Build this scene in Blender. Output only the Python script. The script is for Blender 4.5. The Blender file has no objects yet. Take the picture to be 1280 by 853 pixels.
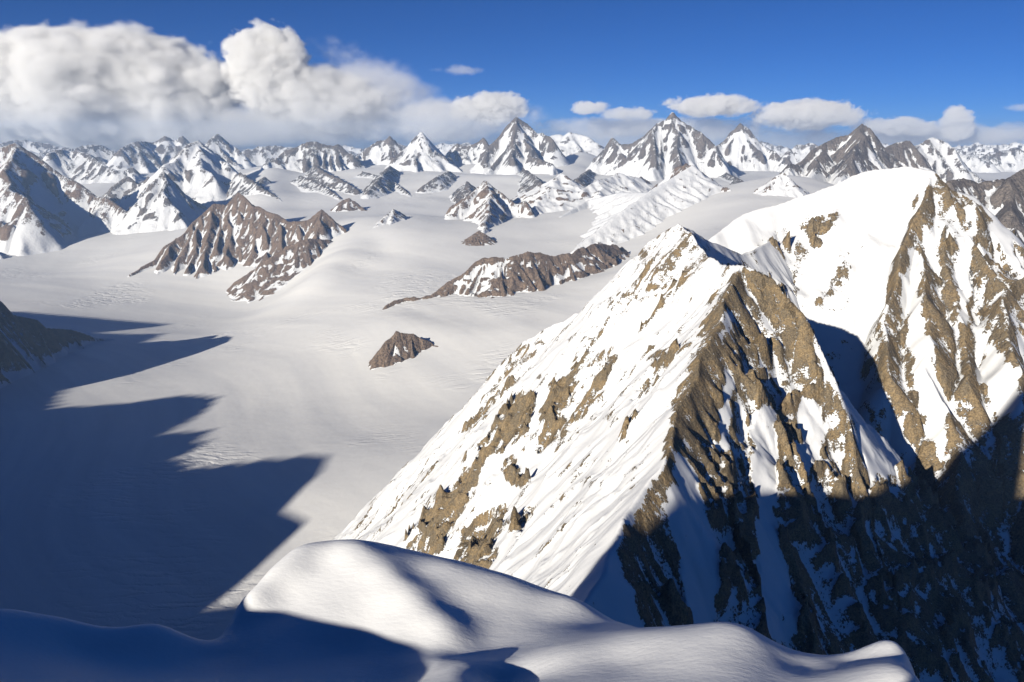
import bpy, math, random
import numpy as np
import time as _time
T0 = _time.time()
T_DEBUG = False

# ------------------------------------------------------------------ camera, world, sun
W0, H0, FPX, HORIZ = 1280.0, 853.0, 1000.0, 176.0
CAMZ = 2300.0
PITCH = math.atan((H0 / 2 - HORIZ) / FPX)
SUN_AZ, SUN_EL = math.radians(38), math.radians(20)      # direction in which the light travels, clockwise from +Y
EXPOSURE = 0.4

scene = bpy.context.scene
cam_d = bpy.data.cameras.new('camera')
cam = bpy.data.objects.new('camera', cam_d)
scene.collection.objects.link(cam)
scene.camera = cam
cam.location = (0, 0, CAMZ)
cam.rotation_euler = (math.pi / 2 - PITCH, 0, 0)
cam_d.sensor_width = 36
cam_d.lens = 36 * FPX / W0
cam_d.clip_start = 0.5
cam_d.clip_end = 300000

world = bpy.data.worlds.new('World')
scene.world = world
world.use_nodes = True
nt = world.node_tree
nt.nodes.clear()
sky = nt.nodes.new('ShaderNodeTexSky')
sky.sky_type = 'NISHITA'
sky.sun_disc = False
sky.sun_elevation = SUN_EL
sky.sun_rotation = SUN_AZ + math.pi
sky.altitude = 6500
sky.air_density = 1.0
sky.dust_density = 0.0
sky.ozone_density = 6.0
bg = nt.nodes.new('ShaderNodeBackground')
bg.inputs['Strength'].default_value = 0.054
wo = nt.nodes.new('ShaderNodeOutputWorld')
tint = nt.nodes.new('ShaderNodeMix')
tint.data_type = 'RGBA'
tint.blend_type = 'MULTIPLY'
tint.inputs[0].default_value = 1.0
tint.inputs[7].default_value = (0.34, 0.68, 1.0, 1)
nt.links.new(sky.outputs[0], tint.inputs[6])
nt.links.new(tint.outputs[2], bg.inputs[0])
nt.links.new(bg.outputs[0], wo.inputs[0])

sun_d = bpy.data.lights.new('sun', 'SUN')
sun_d.energy = 5.0
sun_d.angle = math.radians(0.53)
sun_d.color = (1.0, 0.93, 0.80)
sun = bpy.data.objects.new('sun', sun_d)
scene.collection.objects.link(sun)
sun.rotation_euler = (math.pi / 2 - SUN_EL, 0, -SUN_AZ)

vs = scene.view_settings
vs.view_transform = 'Standard'
vs.look = 'None'
vs.exposure = EXPOSURE
vs.gamma = 1.0
vs.use_curve_mapping = False
cy = scene.cycles
cy.use_denoising = True
cy.max_bounces = 6
cy.diffuse_bounces = 0
cy.glossy_bounces = 2
cy.volume_bounces = 5
cy.transparent_max_bounces = 8

# ------------------------------------------------------------------ pixels to places
CP, SP = math.cos(PITCH), math.sin(PITCH)


def ray(px, py):
    a, b = (px - W0 / 2) / FPX, -(py - H0 / 2) / FPX
    return np.array([a, CP + b * SP, -SP + b * CP])


def at(px, py, r):
    """point seen at a pixel, r metres away along the ground"""
    d = ray(px, py)
    k = r / math.hypot(d[0], d[1])
    return np.array([d[0] * k, d[1] * k, CAMZ + d[2] * k])


def proj(x, y, z):
    v = z - CAMZ
    f = y * CP - v * SP
    u = y * SP + v * CP
    f = np.maximum(f, 1.0)
    return W0 / 2 + FPX * x / f, H0 / 2 - FPX * u / f


# ------------------------------------------------------------------ noise
def _h(ix, iy, seed):
    n = (ix.astype(np.int64) * 374761393 + iy.astype(np.int64) * 668265263 + seed * 974711) & 0x7fffffff
    n = ((n ^ (n >> 13)) * 1274126177) & 0x7fffffff
    return (n ^ (n >> 16)) & 0xffff


_GA = np.arange(256) * (2 * np.pi / 256)
_GX, _GY = np.cos(_GA).astype(np.float32), np.sin(_GA).astype(np.float32)


def perlin(x, y, seed=0):
    x0, y0 = np.floor(x), np.floor(y)
    fx, fy = (x - x0).astype(np.float32), (y - y0).astype(np.float32)
    ix, iy = x0.astype(np.int32), y0.astype(np.int32)
    u = fx * fx * fx * (fx * (fx * 6 - 15) + 10)
    v = fy * fy * fy * (fy * (fy * 6 - 15) + 10)

    def g(dx, dy):
        k = _h(ix + dx, iy + dy, seed) & 255
        return _GX[k] * (fx - dx) + _GY[k] * (fy - dy)
    a, b, c, d = g(0, 0), g(1, 0), g(0, 1), g(1, 1)
    return ((a + (b - a) * u) * (1 - v) + (c + (d - c) * u) * v) * 1.5


def fbm(x, y, oct=4, seed=0, gain=0.5):
    s, a = 0, 1.0
    for i in range(oct):
        s = s + a * perlin(x, y, seed + i * 17)
        x, y, a = x * 2.03 + 11.3, y * 2.03 + 7.7, a * gain
    return s


def ridged(x, y, oct=4, seed=0, gain=0.5):
    s, a, w = 0, 1.0, 1.0
    for i in range(oct):
        n = (1 - np.abs(perlin(x, y, seed + i * 17)) * 1.4)
        n = np.clip(n, 0, 1) ** 2 * w
        w = np.clip(n * 1.6, 0, 1)
        s = s + a * n
        x, y, a = x * 2.07 + 3.3, y * 2.07 + 5.7, a * gain
    return s


def sstep(a, b, x):
    t = np.clip((x - a) / (b - a), 0, 1)
    return t * t * (3 - 2 * t)


class RBF:
    def __init__(self, pts, c):
        p = np.array(pts, float)
        self.p, self.c = p, c
        n = len(p)
        d = np.sqrt((p[:, None, 0] - p[None, :, 0]) ** 2 + (p[:, None, 1] - p[None, :, 1]) ** 2 + c * c)
        A = np.zeros((n + 1, n + 1))
        A[:n, :n] = d
        A[:n, n] = 1
        A[n, :n] = 1
        b = np.zeros(n + 1)
        b[:n] = p[:, 2]
        self.w = np.linalg.solve(A, b)

    def __call__(self, x, y):
        s = np.full(np.shape(x), self.w[-1], np.float64)
        for (a, b, _), w in zip(self.p, self.w):
            s += w * np.sqrt((x - a) ** 2 + (y - b) ** 2 + self.c ** 2)
        return s


# ------------------------------------------------------------------ glacier surface
GP = [tuple(at(*q)) for q in [
    (450, 300, 13500), (600, 345, 10500), (560, 500, 6700), (620, 440, 7600), (600, 270, 16000), (560, 250, 19000),
    (480, 240, 20000), (620, 225, 21000), (400, 212, 25000), (300, 240, 23000), (740, 300, 12500),
    (800, 262, 14000), (900, 227, 20000), (200, 312, 16300), (430, 375, 10300), (100, 233, 27000), (505, 590, 5000),
    (700, 215, 24000), (800, 210, 26000), (350, 290, 15500), (1010, 245, 14000), (470, 340, 11500), (690, 372, 9300)]]
GP += [(-1500, 4000, 0), (-2500, 4000, 0), (-1000, 2500, 0), (-4500, 6000, 0), (-1700, 7300, 0), (-3000, 9500, 0), (-6000, 9000, 0),
       (-9500, 11500, 0), (-8000, 15000, 60), (-3700, 12500, 0), (-12000, 15000, 0), (-15000, 12000, 0), (-20000, 15000, 0),
       (-16000, 25000, 700), (-28000, 30000, 700), (-30000, 45000, 1100), (0, 45000, 1500), (30000, 45000, 1300),
       (3000, 9000, 700), (6000, 9000, 800), (9000, 14000, 900), (16000, 20000, 1000), (25000, 25000, 1000), (1500, 3000, -300), (2500, 2200, -800), (1000, 1200, -800), (1800, 1200, -900),
       (3500, 3500, -200), (9000, 3000, 300), (0, 0, -500), (5000, 0, 0), (-8000, 0, 0), (-20000, 0, 0), (20000, 0, 300), (0, -8000, 0),
       (-60000, 70000, 1200), (60000, 70000, 1200), (0, 80000, 1400), (-60000, 0, 200), (60000, 0, 400)]
glacier_rbf = RBF(GP, 1500)

GUIDE = np.array([at(px, py, 1)[:2] / np.hypot(*at(px, py, 1)[:2]) * r for px, py, r in [
    (640, 640, 4300), (545, 600, 4900), (470, 550, 5600), (405, 490, 6700), (330, 432, 8500), (230, 395, 10300), (110, 365, 12000), (0, 345, 13400), (-250, 320, 16000)]])


def guide_field(x, y):
    """distance to and length along the middle line of the ice stream"""
    best = np.full(x.shape, 1e9)
    sg = np.zeros(x.shape)
    al = np.zeros(x.shape)
    u0 = 0
    for p, q in zip(GUIDE[:-1], GUIDE[1:]):
        d = q - p
        L = np.hypot(*d)
        t = np.clip(((x - p[0]) * d[0] + (y - p[1]) * d[1]) / L ** 2, 0, 1)
        ex, ey = x - p[0] - t * d[0], y - p[1] - t * d[1]
        e = np.hypot(ex, ey)
        m = e < best
        best = np.where(m, e, best)
        sg = np.where(m, np.sign(d[0] * ey - d[1] * ex), sg)
        al = np.where(m, u0 + t * L, al)
        u0 += L
    return best * sg, al


# broad snow shoulders that the ice wraps around: (ridge line, half width)
SWELLS = [([at(*q) for q in l], w) for l, w in [
    ([(985, 218, 15600), (950, 250, 13000), (915, 280, 11000), (880, 305, 9500)], 900),
    ([(600, 205, 24500), (565, 222, 22500), (540, 238, 20500), (520, 258, 18000)], 900),
    ([(425, 206, 26500), (405, 222, 24000), (392, 238, 21500), (385, 256, 19500)], 900),
    ([(725, 190, 25500), (705, 205, 23500), (692, 222, 21500)], 900),
    ([(350, 205, 25500), (330, 225, 22500), (345, 262, 18300)], 800),
    ([(480, 298, 13300), (445, 316, 12600), (428, 333, 12000)], 700),
    ([(520, 395, 9000), (600, 400, 8700), (660, 395, 8600)], 500)]]


def G(x, y):
    x = np.asarray(x, float)
    y = np.asarray(y, float)
    b = glacier_rbf(x, y)
    g = b + (25 + 40 * sstep(11000, 17000, y)) * fbm(x / 2900, y / 2900, 3, 5) * sstep(2000, 9000, np.hypot(x, y))
    add = np.zeros(b.shape)
    for pts, w in SWELLS:
        one = np.zeros(b.shape)
        for p, q in zip(pts[:-1], pts[1:]):
            dx, dy = q[0] - p[0], q[1] - p[1]
            t = np.clip(((x - p[0]) * dx + (y - p[1]) * dy) / (dx * dx + dy * dy), 0, 1)
            d2 = (x - p[0] - t * dx) ** 2 + (y - p[1] - t * dy) ** 2
            one = np.maximum(one, np.clip(p[2] + t * (q[2] - p[2]) - b, 0, 500) * np.exp(-d2 / (w * w)))
        add = np.maximum(add, one)
    return g + add


# ------------------------------------------------------------------ meshes
def grid_mesh(name, X, Y, Z, mat, attrs=None, keep=None, uv=None):
    """a terrain sheet on a grid as one object; keep masks out cells that lie under the ice"""
    nr, nc = X.shape
    co = np.stack([X, Y, Z], -1).reshape(-1, 3).astype(np.float32)
    idx = np.arange(nr * nc).reshape(nr, nc)
    q = np.stack([idx[:-1, :-1], idx[:-1, 1:], idx[1:, 1:], idx[1:, :-1]], -1).reshape(-1, 4)
    if keep is not None:
        k = keep
        kk = (k[:-1, :-1] | k[:-1, 1:] | k[1:, 1:] | k[1:, :-1]).reshape(-1)
        q = q[kk]
        used = np.zeros(nr * nc, bool)
        used[q.reshape(-1)] = True
        remap = np.cumsum(used) - 1
        q = remap[q]
        co = co[used]
    else:
        used = np.ones(nr * nc, bool)
    # place the object's origin at its foot
    org = np.array([(co[:, 0].min() + co[:, 0].max()) / 2, (co[:, 1].min() + co[:, 1].max()) / 2, co[:, 2].min()], np.float32)
    co = co - org
    me = bpy.data.meshes.new(name)
    me.vertices.add(len(co))
    me.vertices.foreach_set('co', co.reshape(-1))
    me.loops.add(len(q) * 4)
    me.polygons.add(len(q))
    me.loops.foreach_set('vertex_index', q.reshape(-1).astype(np.int32))
    me.polygons.foreach_set('loop_start', np.arange(0, len(q) * 4, 4, dtype=np.int32))
    me.polygons.foreach_set('use_smooth', np.ones(len(q), bool))
    me.update(calc_edges=True)
    for k_, v in (attrs or {}).items():
        a = me.attributes.new(k_, 'FLOAT', 'POINT')
        a.data.foreach_set('value', v.reshape(-1)[used].astype(np.float32))
    me.materials.append(mat)
    ob = bpy.data.objects.new(name, me)
    ob.location = [float(v) for v in org]
    scene.collection.objects.link(ob)
    return ob


def tag(o, label=None, cat=None, group=None, kind=None):
    if label:
        o['label'] = label
    if cat:
        o['category'] = cat
    if group:
        o['group'] = group
    if kind:
        o['kind'] = kind
    return o


def blur(a, n):
    for _ in range(n):
        p = np.pad(a, 1, mode='edge')
        a = (p[:-2, 1:-1] + p[2:, 1:-1] + p[1:-1, :-2] + p[1:-1, 2:] + 2 * p[1:-1, 1:-1]) / 6
    return a


def in_poly(px, py, poly):
    c = np.zeros(px.shape, bool)
    n = len(poly)
    for i in range(n):
        x1, y1 = poly[i]
        x2, y2 = poly[(i + 1) % n]
        if y1 == y2:
            continue
        m = ((y1 > py) != (y2 > py)) & (px < (x2 - x1) * (py - y1) / (y2 - y1) + x1)
        c ^= m
    return c


# ------------------------------------------------------------------ mountains from ridge lines
def P(*q):
    """ridge line from (pixel x, pixel y, range) triples"""
    return [at(*a) for a in q]


def jag(pts, rng, step, dz, dxy):
    """break a ridge line into small teeth, keeping the given points"""
    out = [np.array(pts[0], float)]
    for p, q in zip(pts[:-1], pts[1:]):
        p, q = np.array(p, float), np.array(q, float)
        n = max(1, int(np.hypot(*(q - p)[:2]) / step))
        for i in range(1, n):
            t = (i + rng.uniform(-0.3, 0.3)) / n
            w = 1 - abs(2 * t - 1) * 0.4
            out.append(p + (q - p) * t + np.array([rng.uniform(-1, 1) * dxy, rng.uniform(-1, 1) * dxy, rng.uniform(-1.0, 0.55) * dz]) * w)
        out.append(q)
    return out


def segs_of(pts, sl, sr, L, u0=0.0):
    out = []
    for p, q in zip(pts[:-1], pts[1:]):
        out.append((p, q, sl, sr, L, u0))
        u0 += math.hypot(q[0] - p[0], q[1] - p[1])
    return out


def spurs(pts, rng, gap, length, grad, sl, L, side=0, depth=1, fan=0.35):
    """side ribs running down from a ridge line, both sides or one"""
    out = []
    u = gap * rng.uniform(0.2, 0.9)
    acc = 0
    sgn = 1
    for p, q in zip(pts[:-1], pts[1:]):
        d = np.array(q) - np.array(p)
        l = math.hypot(d[0], d[1])
        if l < 1e-6:
            continue
        while u < acc + l:
            t = (u - acc) / l
            b = np.array(p) + d * t
            sd = side if side else sgn
            nx, ny = -d[1] / l * sd, d[0] / l * sd           # +1 is the left of the line
            a = rng.uniform(-fan, fan)
            # lean the rib towards the downhill end of the ridge
            a -= sd * np.clip(d[2] / l, -0.9, 0.9) * 0.55
            ca, sa = math.cos(a), math.sin(a)
            nx, ny = nx * ca - ny * sa, nx * sa + ny * ca
            ln = length * rng.uniform(0.6, 1.25)
            gr = grad * rng.uniform(0.85, 1.12)
            b0 = b - np.array([0, 0, 0.02 * ln])
            pl = [b0]
            k = 4
            wob = 0
            for i in range(1, k + 1):
                wob += rng.uniform(-0.16, 0.16)
                cx, cyy = math.cos(wob), math.sin(wob)
                vx, vy = nx * cx - ny * cyy, nx * cyy + ny * cx
                st = ln / k
                pl.append(pl[-1] + np.array([vx * st, vy * st, -gr * st * (1.15 - 0.09 * i)]))
            out += segs_of(pl, sl, sl, L, rng.uniform(0, 1e4))
            if depth > 1:
                out += spurs(pl, rng, gap * 0.55, length * 0.45, grad * 1.02, sl * 1.05, L, 0, depth - 1, fan)
            sgn = -sgn
            u += gap * rng.uniform(0.6, 1.4) * (1.0 if side else 0.5)
        acc += l
    return out


TRI = 0
MOUNTAINS = {}


def mountain(name, segs, res, mat, seed, label=None, cat='mountain', group=None, kind=None, rock=0.0, slope0=0.75, slopek=1.6, flute=0.0, fl_len=120.0,
             rough=0.0, ro_len=400.0, warp=0.0, apron=40.0, rocks=(), snows=(), jit=3.0, base=None, pad=1.0, bounds=None, soft=2, snowsmooth=0.75, lo=None,
             sink=12.0, rib=0.6, rgain=0.55, relk=1.0, convk=0.8):
    global TRI
    P0 = np.array([s[0] for s in segs] + [s[1] for s in segs])
    if base is None:
        base = float(np.min(G(P0[:, 0], P0[:, 1]))) - 30
    if bounds is None:
        R = (P0[:, 2].max() - base) / 0.75 * pad
        bounds = (P0[:, 0].min() - R, P0[:, 0].max() + R, P0[:, 1].min() - R, P0[:, 1].max() + R)
    xs = np.arange(bounds[0], bounds[1] + res, res)
    ys = np.arange(bounds[2], bounds[3] + res, res)
    X, Y = np.meshgrid(xs, ys)
    X = X.astype(np.float32)
    Y = Y.astype(np.float32)
    if warp:
        wl = ro_len * 1.3
        wx = X + warp * fbm(X / wl, Y / wl, 3, seed + 50)
        wy = Y + warp * fbm(X / wl + 31, Y / wl + 17, 3, seed + 51)
        # keep the search monotone on the grid by evaluating on warped coordinates through full arrays
        H, U, D = ridge_field_w(X, Y, wx, wy, segs, base)
    else:
        H, U, D = ridge_field_w(X, Y, X, Y, segs, base)
    gz = G(X, Y).astype(np.float32) if res >= 40 else upsampled_G(xs, ys)
    H = np.maximum(H, gz - 400)
    # rock mask (low frequency): painted faces + steepness
    px, py = proj(X, Y, H)
    nz = perlin(X / (jit * 9), Y / (jit * 9), seed + 3) * jit * 2.2 + perlin(X / (jit * 3), Y / (jit * 3), seed + 4) * jit * 1.6 + perlin(X / (jit * 40), Y / (jit * 40), seed + 13) * jit * 3
    nz2 = perlin(X / (jit * 9) + 40, Y / (jit * 9), seed + 5) * jit * 2.2 + perlin(X / (jit * 3), Y / (jit * 3) + 9, seed + 6) * jit * 1.6 + perlin(X / (jit * 40) + 5, Y / (jit * 40), seed + 14) * jit * 3
    paint = np.zeros(X.shape, np.float32)
    for poly, amt in rocks:
        paint[in_poly(px + nz, py + nz2, poly)] = amt * 1.55
    for poly, amt in snows:
        paint[in_poly(px + nz, py + nz2, poly)] = -amt * 1.2
    if rocks or snows:
        paint = blur(paint, soft)
    gy, gx = np.gradient(H, res)
    sl = np.sqrt(gx * gx + gy * gy)
    sl = blur(sl, 1)
    fl = 0
    m = rock + slopek * (sl - slope0) + paint
    if flute:
        un = U / fl_len + 0.5 * perlin(X / (fl_len * 5), Y / (fl_len * 5), seed + 8)
        fl = ridged(un, D / (fl_len * 9), 3, seed + 9, 0.55) - 0.8
        fl = fl * sstep(0.2, 2.5, D / fl_len)
        m = m + rib * fl
    rm = sstep(-0.35, 0.35, m)
    amp = 1 - snowsmooth * (1 - rm)
    Z = H
    if flute:
        Z = Z + flute * fl * amp * sstep(-10, 150, H - gz)
    if rough:
        rg = ridged(X / ro_len + 0.2 * perlin(X / ro_len, Y / ro_len, seed), Y / ro_len, 5, seed + 20, rgain) - 0.8
        Z = Z + rough * rg * amp * sstep(0.05, 0.8, D / ro_len)
        m = m + 0.35 * rg
    gy, gx = np.gradient(Z, res)
    s2 = np.sqrt(gx * gx + gy * gy)
    s2 = blur(s2, 1)
    cv = blur(Z, 1) - blur(Z, 7)
    m = m + relk * np.clip(s2 - blur(s2, 12), -0.7, 0.7) + convk * np.clip(cv / (res * 0.8), -0.6, 0.6)
    # run out on to the ice
    a = (Z - gz) / apron
    Z = gz + apron * np.where(a > 20, a, np.log1p(np.exp(np.clip(a, -30, 20)))) - sink * np.exp(-np.clip(a, 0, 30)) * 1.0 - np.where(a < 0, apron * 0.7, 0.7 * apron * np.exp(-np.maximum(a, 0)))
    m = m - 2.0 * (1 - sstep(0.0, 1.6, a))
    keep = Z > gz - 0.72 * apron - sink * 0.6
    if lo is not None:
        keep &= Z > lo
    ob = grid_mesh(name, X, Y, Z, mat, {'rock': m, 'uu': U, 'dd': D}, keep)
    TRI += len(ob.data.polygons) * 2
    MOUNTAINS.setdefault(name, []).append(ob)
    return tag(ob, label, cat, group, kind)


def upsampled_G(xs, ys):
    cx = np.linspace(xs[0], xs[-1], max(3, int((xs[-1] - xs[0]) / 100) + 2))
    cyy = np.linspace(ys[0], ys[-1], max(3, int((ys[-1] - ys[0]) / 100) + 2))
    A, B = np.meshgrid(cx, cyy)
    g = G(A, B)
    fx = np.interp(xs, cx, np.arange(len(cx)))
    fy = np.interp(ys, cyy, np.arange(len(cyy)))
    ix = np.minimum(fx.astype(int), len(cx) - 2)
    iy = np.minimum(fy.astype(int), len(cyy) - 2)
    tx = (fx - ix)[None, :]
    ty = (fy - iy)[:, None]
    g00, g01 = g[np.ix_(iy, ix)], g[np.ix_(iy, ix + 1)]
    g10, g11 = g[np.ix_(iy + 1, ix)], g[np.ix_(iy + 1, ix + 1)]
    return ((g00 * (1 - tx) + g01 * tx) * (1 - ty) + (g10 * (1 - tx) + g11 * tx) * ty).astype(np.float32)


def ridge_field_w(X, Y, WX, WY, segs, base):
    H = np.full(X.shape, -1e5, np.float32)
    U = np.zeros(X.shape, np.float32)
    D = np.full(X.shape, 1e4, np.float32)
    xs, ys = X[0, :], Y[:, 0]
    for p, q, sl, sr, L, u0 in segs:
        dx, dy, dz = float(q[0] - p[0]), float(q[1] - p[1]), float(q[2] - p[2])
        l2 = dx * dx + dy * dy + 1e-6
        l = math.sqrt(l2)
        top = max(p[2], q[2]) - base
        if top <= 0:
            continue
        s = min(sl, sr)
        R = L * (math.exp(min(top / (s * L), 3)) - 1) + 150
        i0, i1 = np.searchsorted(ys, [min(p[1], q[1]) - R, max(p[1], q[1]) + R])
        j0, j1 = np.searchsorted(xs, [min(p[0], q[0]) - R, max(p[0], q[0]) + R])
        if i1 <= i0 or j1 <= j0:
            continue
        x = WX[i0:i1, j0:j1]
        y = WY[i0:i1, j0:j1]
        px_, py_ = np.float32(p[0]), np.float32(p[1])
        t = np.clip(((x - px_) * np.float32(dx) + (y - py_) * np.float32(dy)) * np.float32(1 / l2), 0, 1)
        ex, ey = x - px_ - t * np.float32(dx), y - py_ - t * np.float32(dy)
        d = np.sqrt(ex * ex + ey * ey)
        if sl == sr:
            S = np.float32(sl)
        else:
            c = (np.float32(dx) * ey - np.float32(dy) * ex) / (np.float32(l) * (d + np.float32(1e-3)))
            w = np.clip(c * np.float32(1.5) + np.float32(0.5), 0, 1)
            S = np.float32(sr) + np.float32(sl - sr) * w
        h = np.float32(p[2]) + t * np.float32(dz) - S * np.float32(L) * np.log1p(d * np.float32(1 / L))
        Hs = H[i0:i1, j0:j1]
        m = h > Hs
        Hs[m] = h[m]
        U[i0:i1, j0:j1][m] = (np.float32(u0) + t * np.float32(l))[m]
        D[i0:i1, j0:j1][m] = d[m]
    return H, U, D


# ------------------------------------------------------------------ materials
def new_mat(name):
    m = bpy.data.materials.new(name)
    m.use_nodes = True
    m.node_tree.nodes.clear()
    return m, m.node_tree.nodes, m.node_tree.links


def terrain_mat(name, s, cols, bump=1.0, snow=(0.86, 0.87, 0.89), edge=0.12, nz=0.6, speck=1.1, ledgek=1.1, sb=0.07, st=1.0):
    """snow and rock in patches: s is the size in metres of the smallest patches"""
    m, N, K = new_mat(name)
    out = N.new('ShaderNodeOutputMaterial')
    bsdf = N.new('ShaderNodeBsdfPrincipled')
    K.new(bsdf.outputs[0], out.inputs[0])
    geo = N.new('ShaderNodeNewGeometry')
    at_ = N.new('ShaderNodeAttribute')
    at_.attribute_name = 'rock'
    au = N.new('ShaderNodeAttribute')
    au.attribute_name = 'uu'
    ad = N.new('ShaderNodeAttribute')
    ad.attribute_name = 'dd'

    def math_(op, a, b=None, c=None):
        n = N.new('ShaderNodeMath')
        n.operation = op
        for i, v in enumerate((a, b, c)):
            if v is None:
                continue
            if isinstance(v, (int, float)):
                n.inputs[i].default_value = v
            else:
                K.new(v, n.inputs[i])
        return n.outputs[0]

    def noise(vec, scale, det=4, rough=0.6):
        n = N.new('ShaderNodeTexNoise')
        n.inputs['Scale'].default_value = scale
        n.inputs['Detail'].default_value = det
        n.inputs['Roughness'].default_value = rough
        K.new(vec, n.inputs['Vector'])
        return n
    comb = N.new('ShaderNodeCombineXYZ')
    K.new(math_('MULTIPLY', au.outputs['Fac'], 1.0), comb.inputs[0])
    K.new(math_('MULTIPLY', ad.outputs['Fac'], 0.16 if s < 15 else 0.09), comb.inputs[1])
    n1 = noise(geo.outputs['Position'], 1 / (s * 6), 7, 0.62)
    n2 = noise(comb.outputs[0], 1 / (s * (5 if s < 15 else 2.6)), 4, 0.6)
    n3 = noise(geo.outputs['Position'], 1 / (s * 1.2), 3, 0.6)
    # small ledges: relief of the bare rock, snow stays on its flatter steps
    nb = noise(geo.outputs['Position'], 1 / (s * 2.5), 8, 0.65)
    nb2 = noise(comb.outputs[0], 1 / (s * 2.2), 5, 0.6)
    hr = math_('ADD', nb.outputs[0], math_('MULTIPLY', nb2.outputs[0], 0.7))
    bl = N.new('ShaderNodeBump')
    bl.inputs['Distance'].default_value = s * 2.2 * bump
    K.new(hr, bl.inputs['Height'])
    sx = N.new('ShaderNodeSeparateXYZ')
    K.new(bl.outputs[0], sx.inputs[0])
    sg = N.new('ShaderNodeSeparateXYZ')
    K.new(geo.outputs['Normal'], sg.inputs[0])
    ledge = math_('SUBTRACT', sx.outputs[2], sg.outputs[2])
    v = math_('ADD', at_.outputs['Fac'], math_('MULTIPLY', math_('SUBTRACT', n1.outputs[0], 0.5), nz * 4))
    v = math_('ADD', v, math_('MULTIPLY', math_('SUBTRACT', n2.outputs[0], 0.5), nz * 3.5 * st))
    v = math_('ADD', v, math_('MULTIPLY', math_('SUBTRACT', n3.outputs[0], 0.5), speck * 2))
    v = math_('SUBTRACT', v, math_('MULTIPLY', ledge, ledgek))
    mr = N.new('ShaderNodeMapRange')
    mr.interpolation_type = 'SMOOTHSTEP'
    mr.inputs[1].default_value = -edge
    mr.inputs[2].default_value = edge
    K.new(v, mr.inputs[0])
    mask = mr.outputs[0]
    # rock colour
    cr = N.new('ShaderNodeValToRGB')
    el = cr.color_ramp.elements
    el[0].position, el[0].color = 0.25, (*cols[0], 1)
    el[1].position, el[1].color = 0.75, (*cols[-1], 1)
    for i, c in enumerate(cols[1:-1]):
        e = el.new(0.25 + 0.5 * (i + 1) / (len(cols) - 1))
        e.color = (*c, 1)
    nc = noise(geo.outputs['Position'], 1 / (s * 14), 6, 0.68)
    K.new(nc.outputs[0], cr.inputs[0])
    nf = noise(geo.outputs['Position'], 1 / (s * 0.9), 4, 0.7)
    mulv = N.new('ShaderNodeMix')
    mulv.data_type = 'RGBA'
    mulv.blend_type = 'MULTIPLY'
    mulv.inputs[0].default_value = 1.0
    gr = N.new('ShaderNodeValToRGB')
    gr.color_ramp.elements[0].position, gr.color_ramp.elements[0].color = 0.3, (0.35, 0.35, 0.38, 1)
    gr.color_ramp.elements[1].position, gr.color_ramp.elements[1].color = 0.7, (1.55, 1.52, 1.48, 1)
    K.new(nf.outputs[0], gr.inputs[0])
    K.new(cr.outputs[0], mulv.inputs[6])
    K.new(gr.outputs[0], mulv.inputs[7])
    mix = N.new('ShaderNodeMix')
    mix.data_type = 'RGBA'
    K.new(mask, mix.inputs[0])
    mix.inputs[6].default_value = (*snow, 1)
    K.new(mulv.outputs[2], mix.inputs[7])
    K.new(mix.outputs[2], bsdf.inputs['Base Color'])
    K.new(math_('MULTIPLY_ADD', mask, 0.25, 0.62), bsdf.inputs['Roughness'])
    bsdf.inputs['Specular IOR Level'].default_value = 0.2
    # relief: rough rock, fine wind marks in the snow
    hb = hr
    hb = math_('MULTIPLY', hb, math_('MULTIPLY_ADD', mask, 1 - sb, sb))
    bp = N.new('ShaderNodeBump')
    bp.inputs['Strength'].default_value = 1.0
    bp.inputs['Distance'].default_value = s * 1.6 * bump
    K.new(hb, bp.inputs['Height'])
    K.new(bp.outputs[0], bsdf.inputs['Normal'])
    return m


BROWN = [(0.09, 0.074, 0.052), (0.23, 0.178, 0.108), (0.19, 0.156, 0.108), (0.30, 0.222, 0.125), (0.23, 0.19, 0.132), (0.34, 0.205, 0.095)]
MIDROCK = [(0.13, 0.10, 0.078), (0.21, 0.155, 0.115), (0.25, 0.185, 0.135), (0.19, 0.15, 0.125)]
FARROCK = [(0.10, 0.09, 0.085), (0.17, 0.15, 0.135), (0.22, 0.19, 0.165), (0.15, 0.135, 0.125)]
M_near = terrain_mat('near_rock_and_snow', 4.5, BROWN, 1.1, nz=0.75, speck=1.3, ledgek=1.4)
M_dome = terrain_mat('dome_rock_and_snow', 7, BROWN, 1.1, nz=0.75, speck=1.3, ledgek=1.4)
M_mid = terrain_mat('brown_rock_and_snow', 20, MIDROCK, 1.2, nz=0.6, speck=1.0, ledgek=1.1, sb=0.22, st=1.5)
M_far = terrain_mat('grey_rock_and_snow', 32, FARROCK, 1.2, nz=0.65, speck=1.0, ledgek=1.1, sb=0.35, st=1.5)


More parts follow.
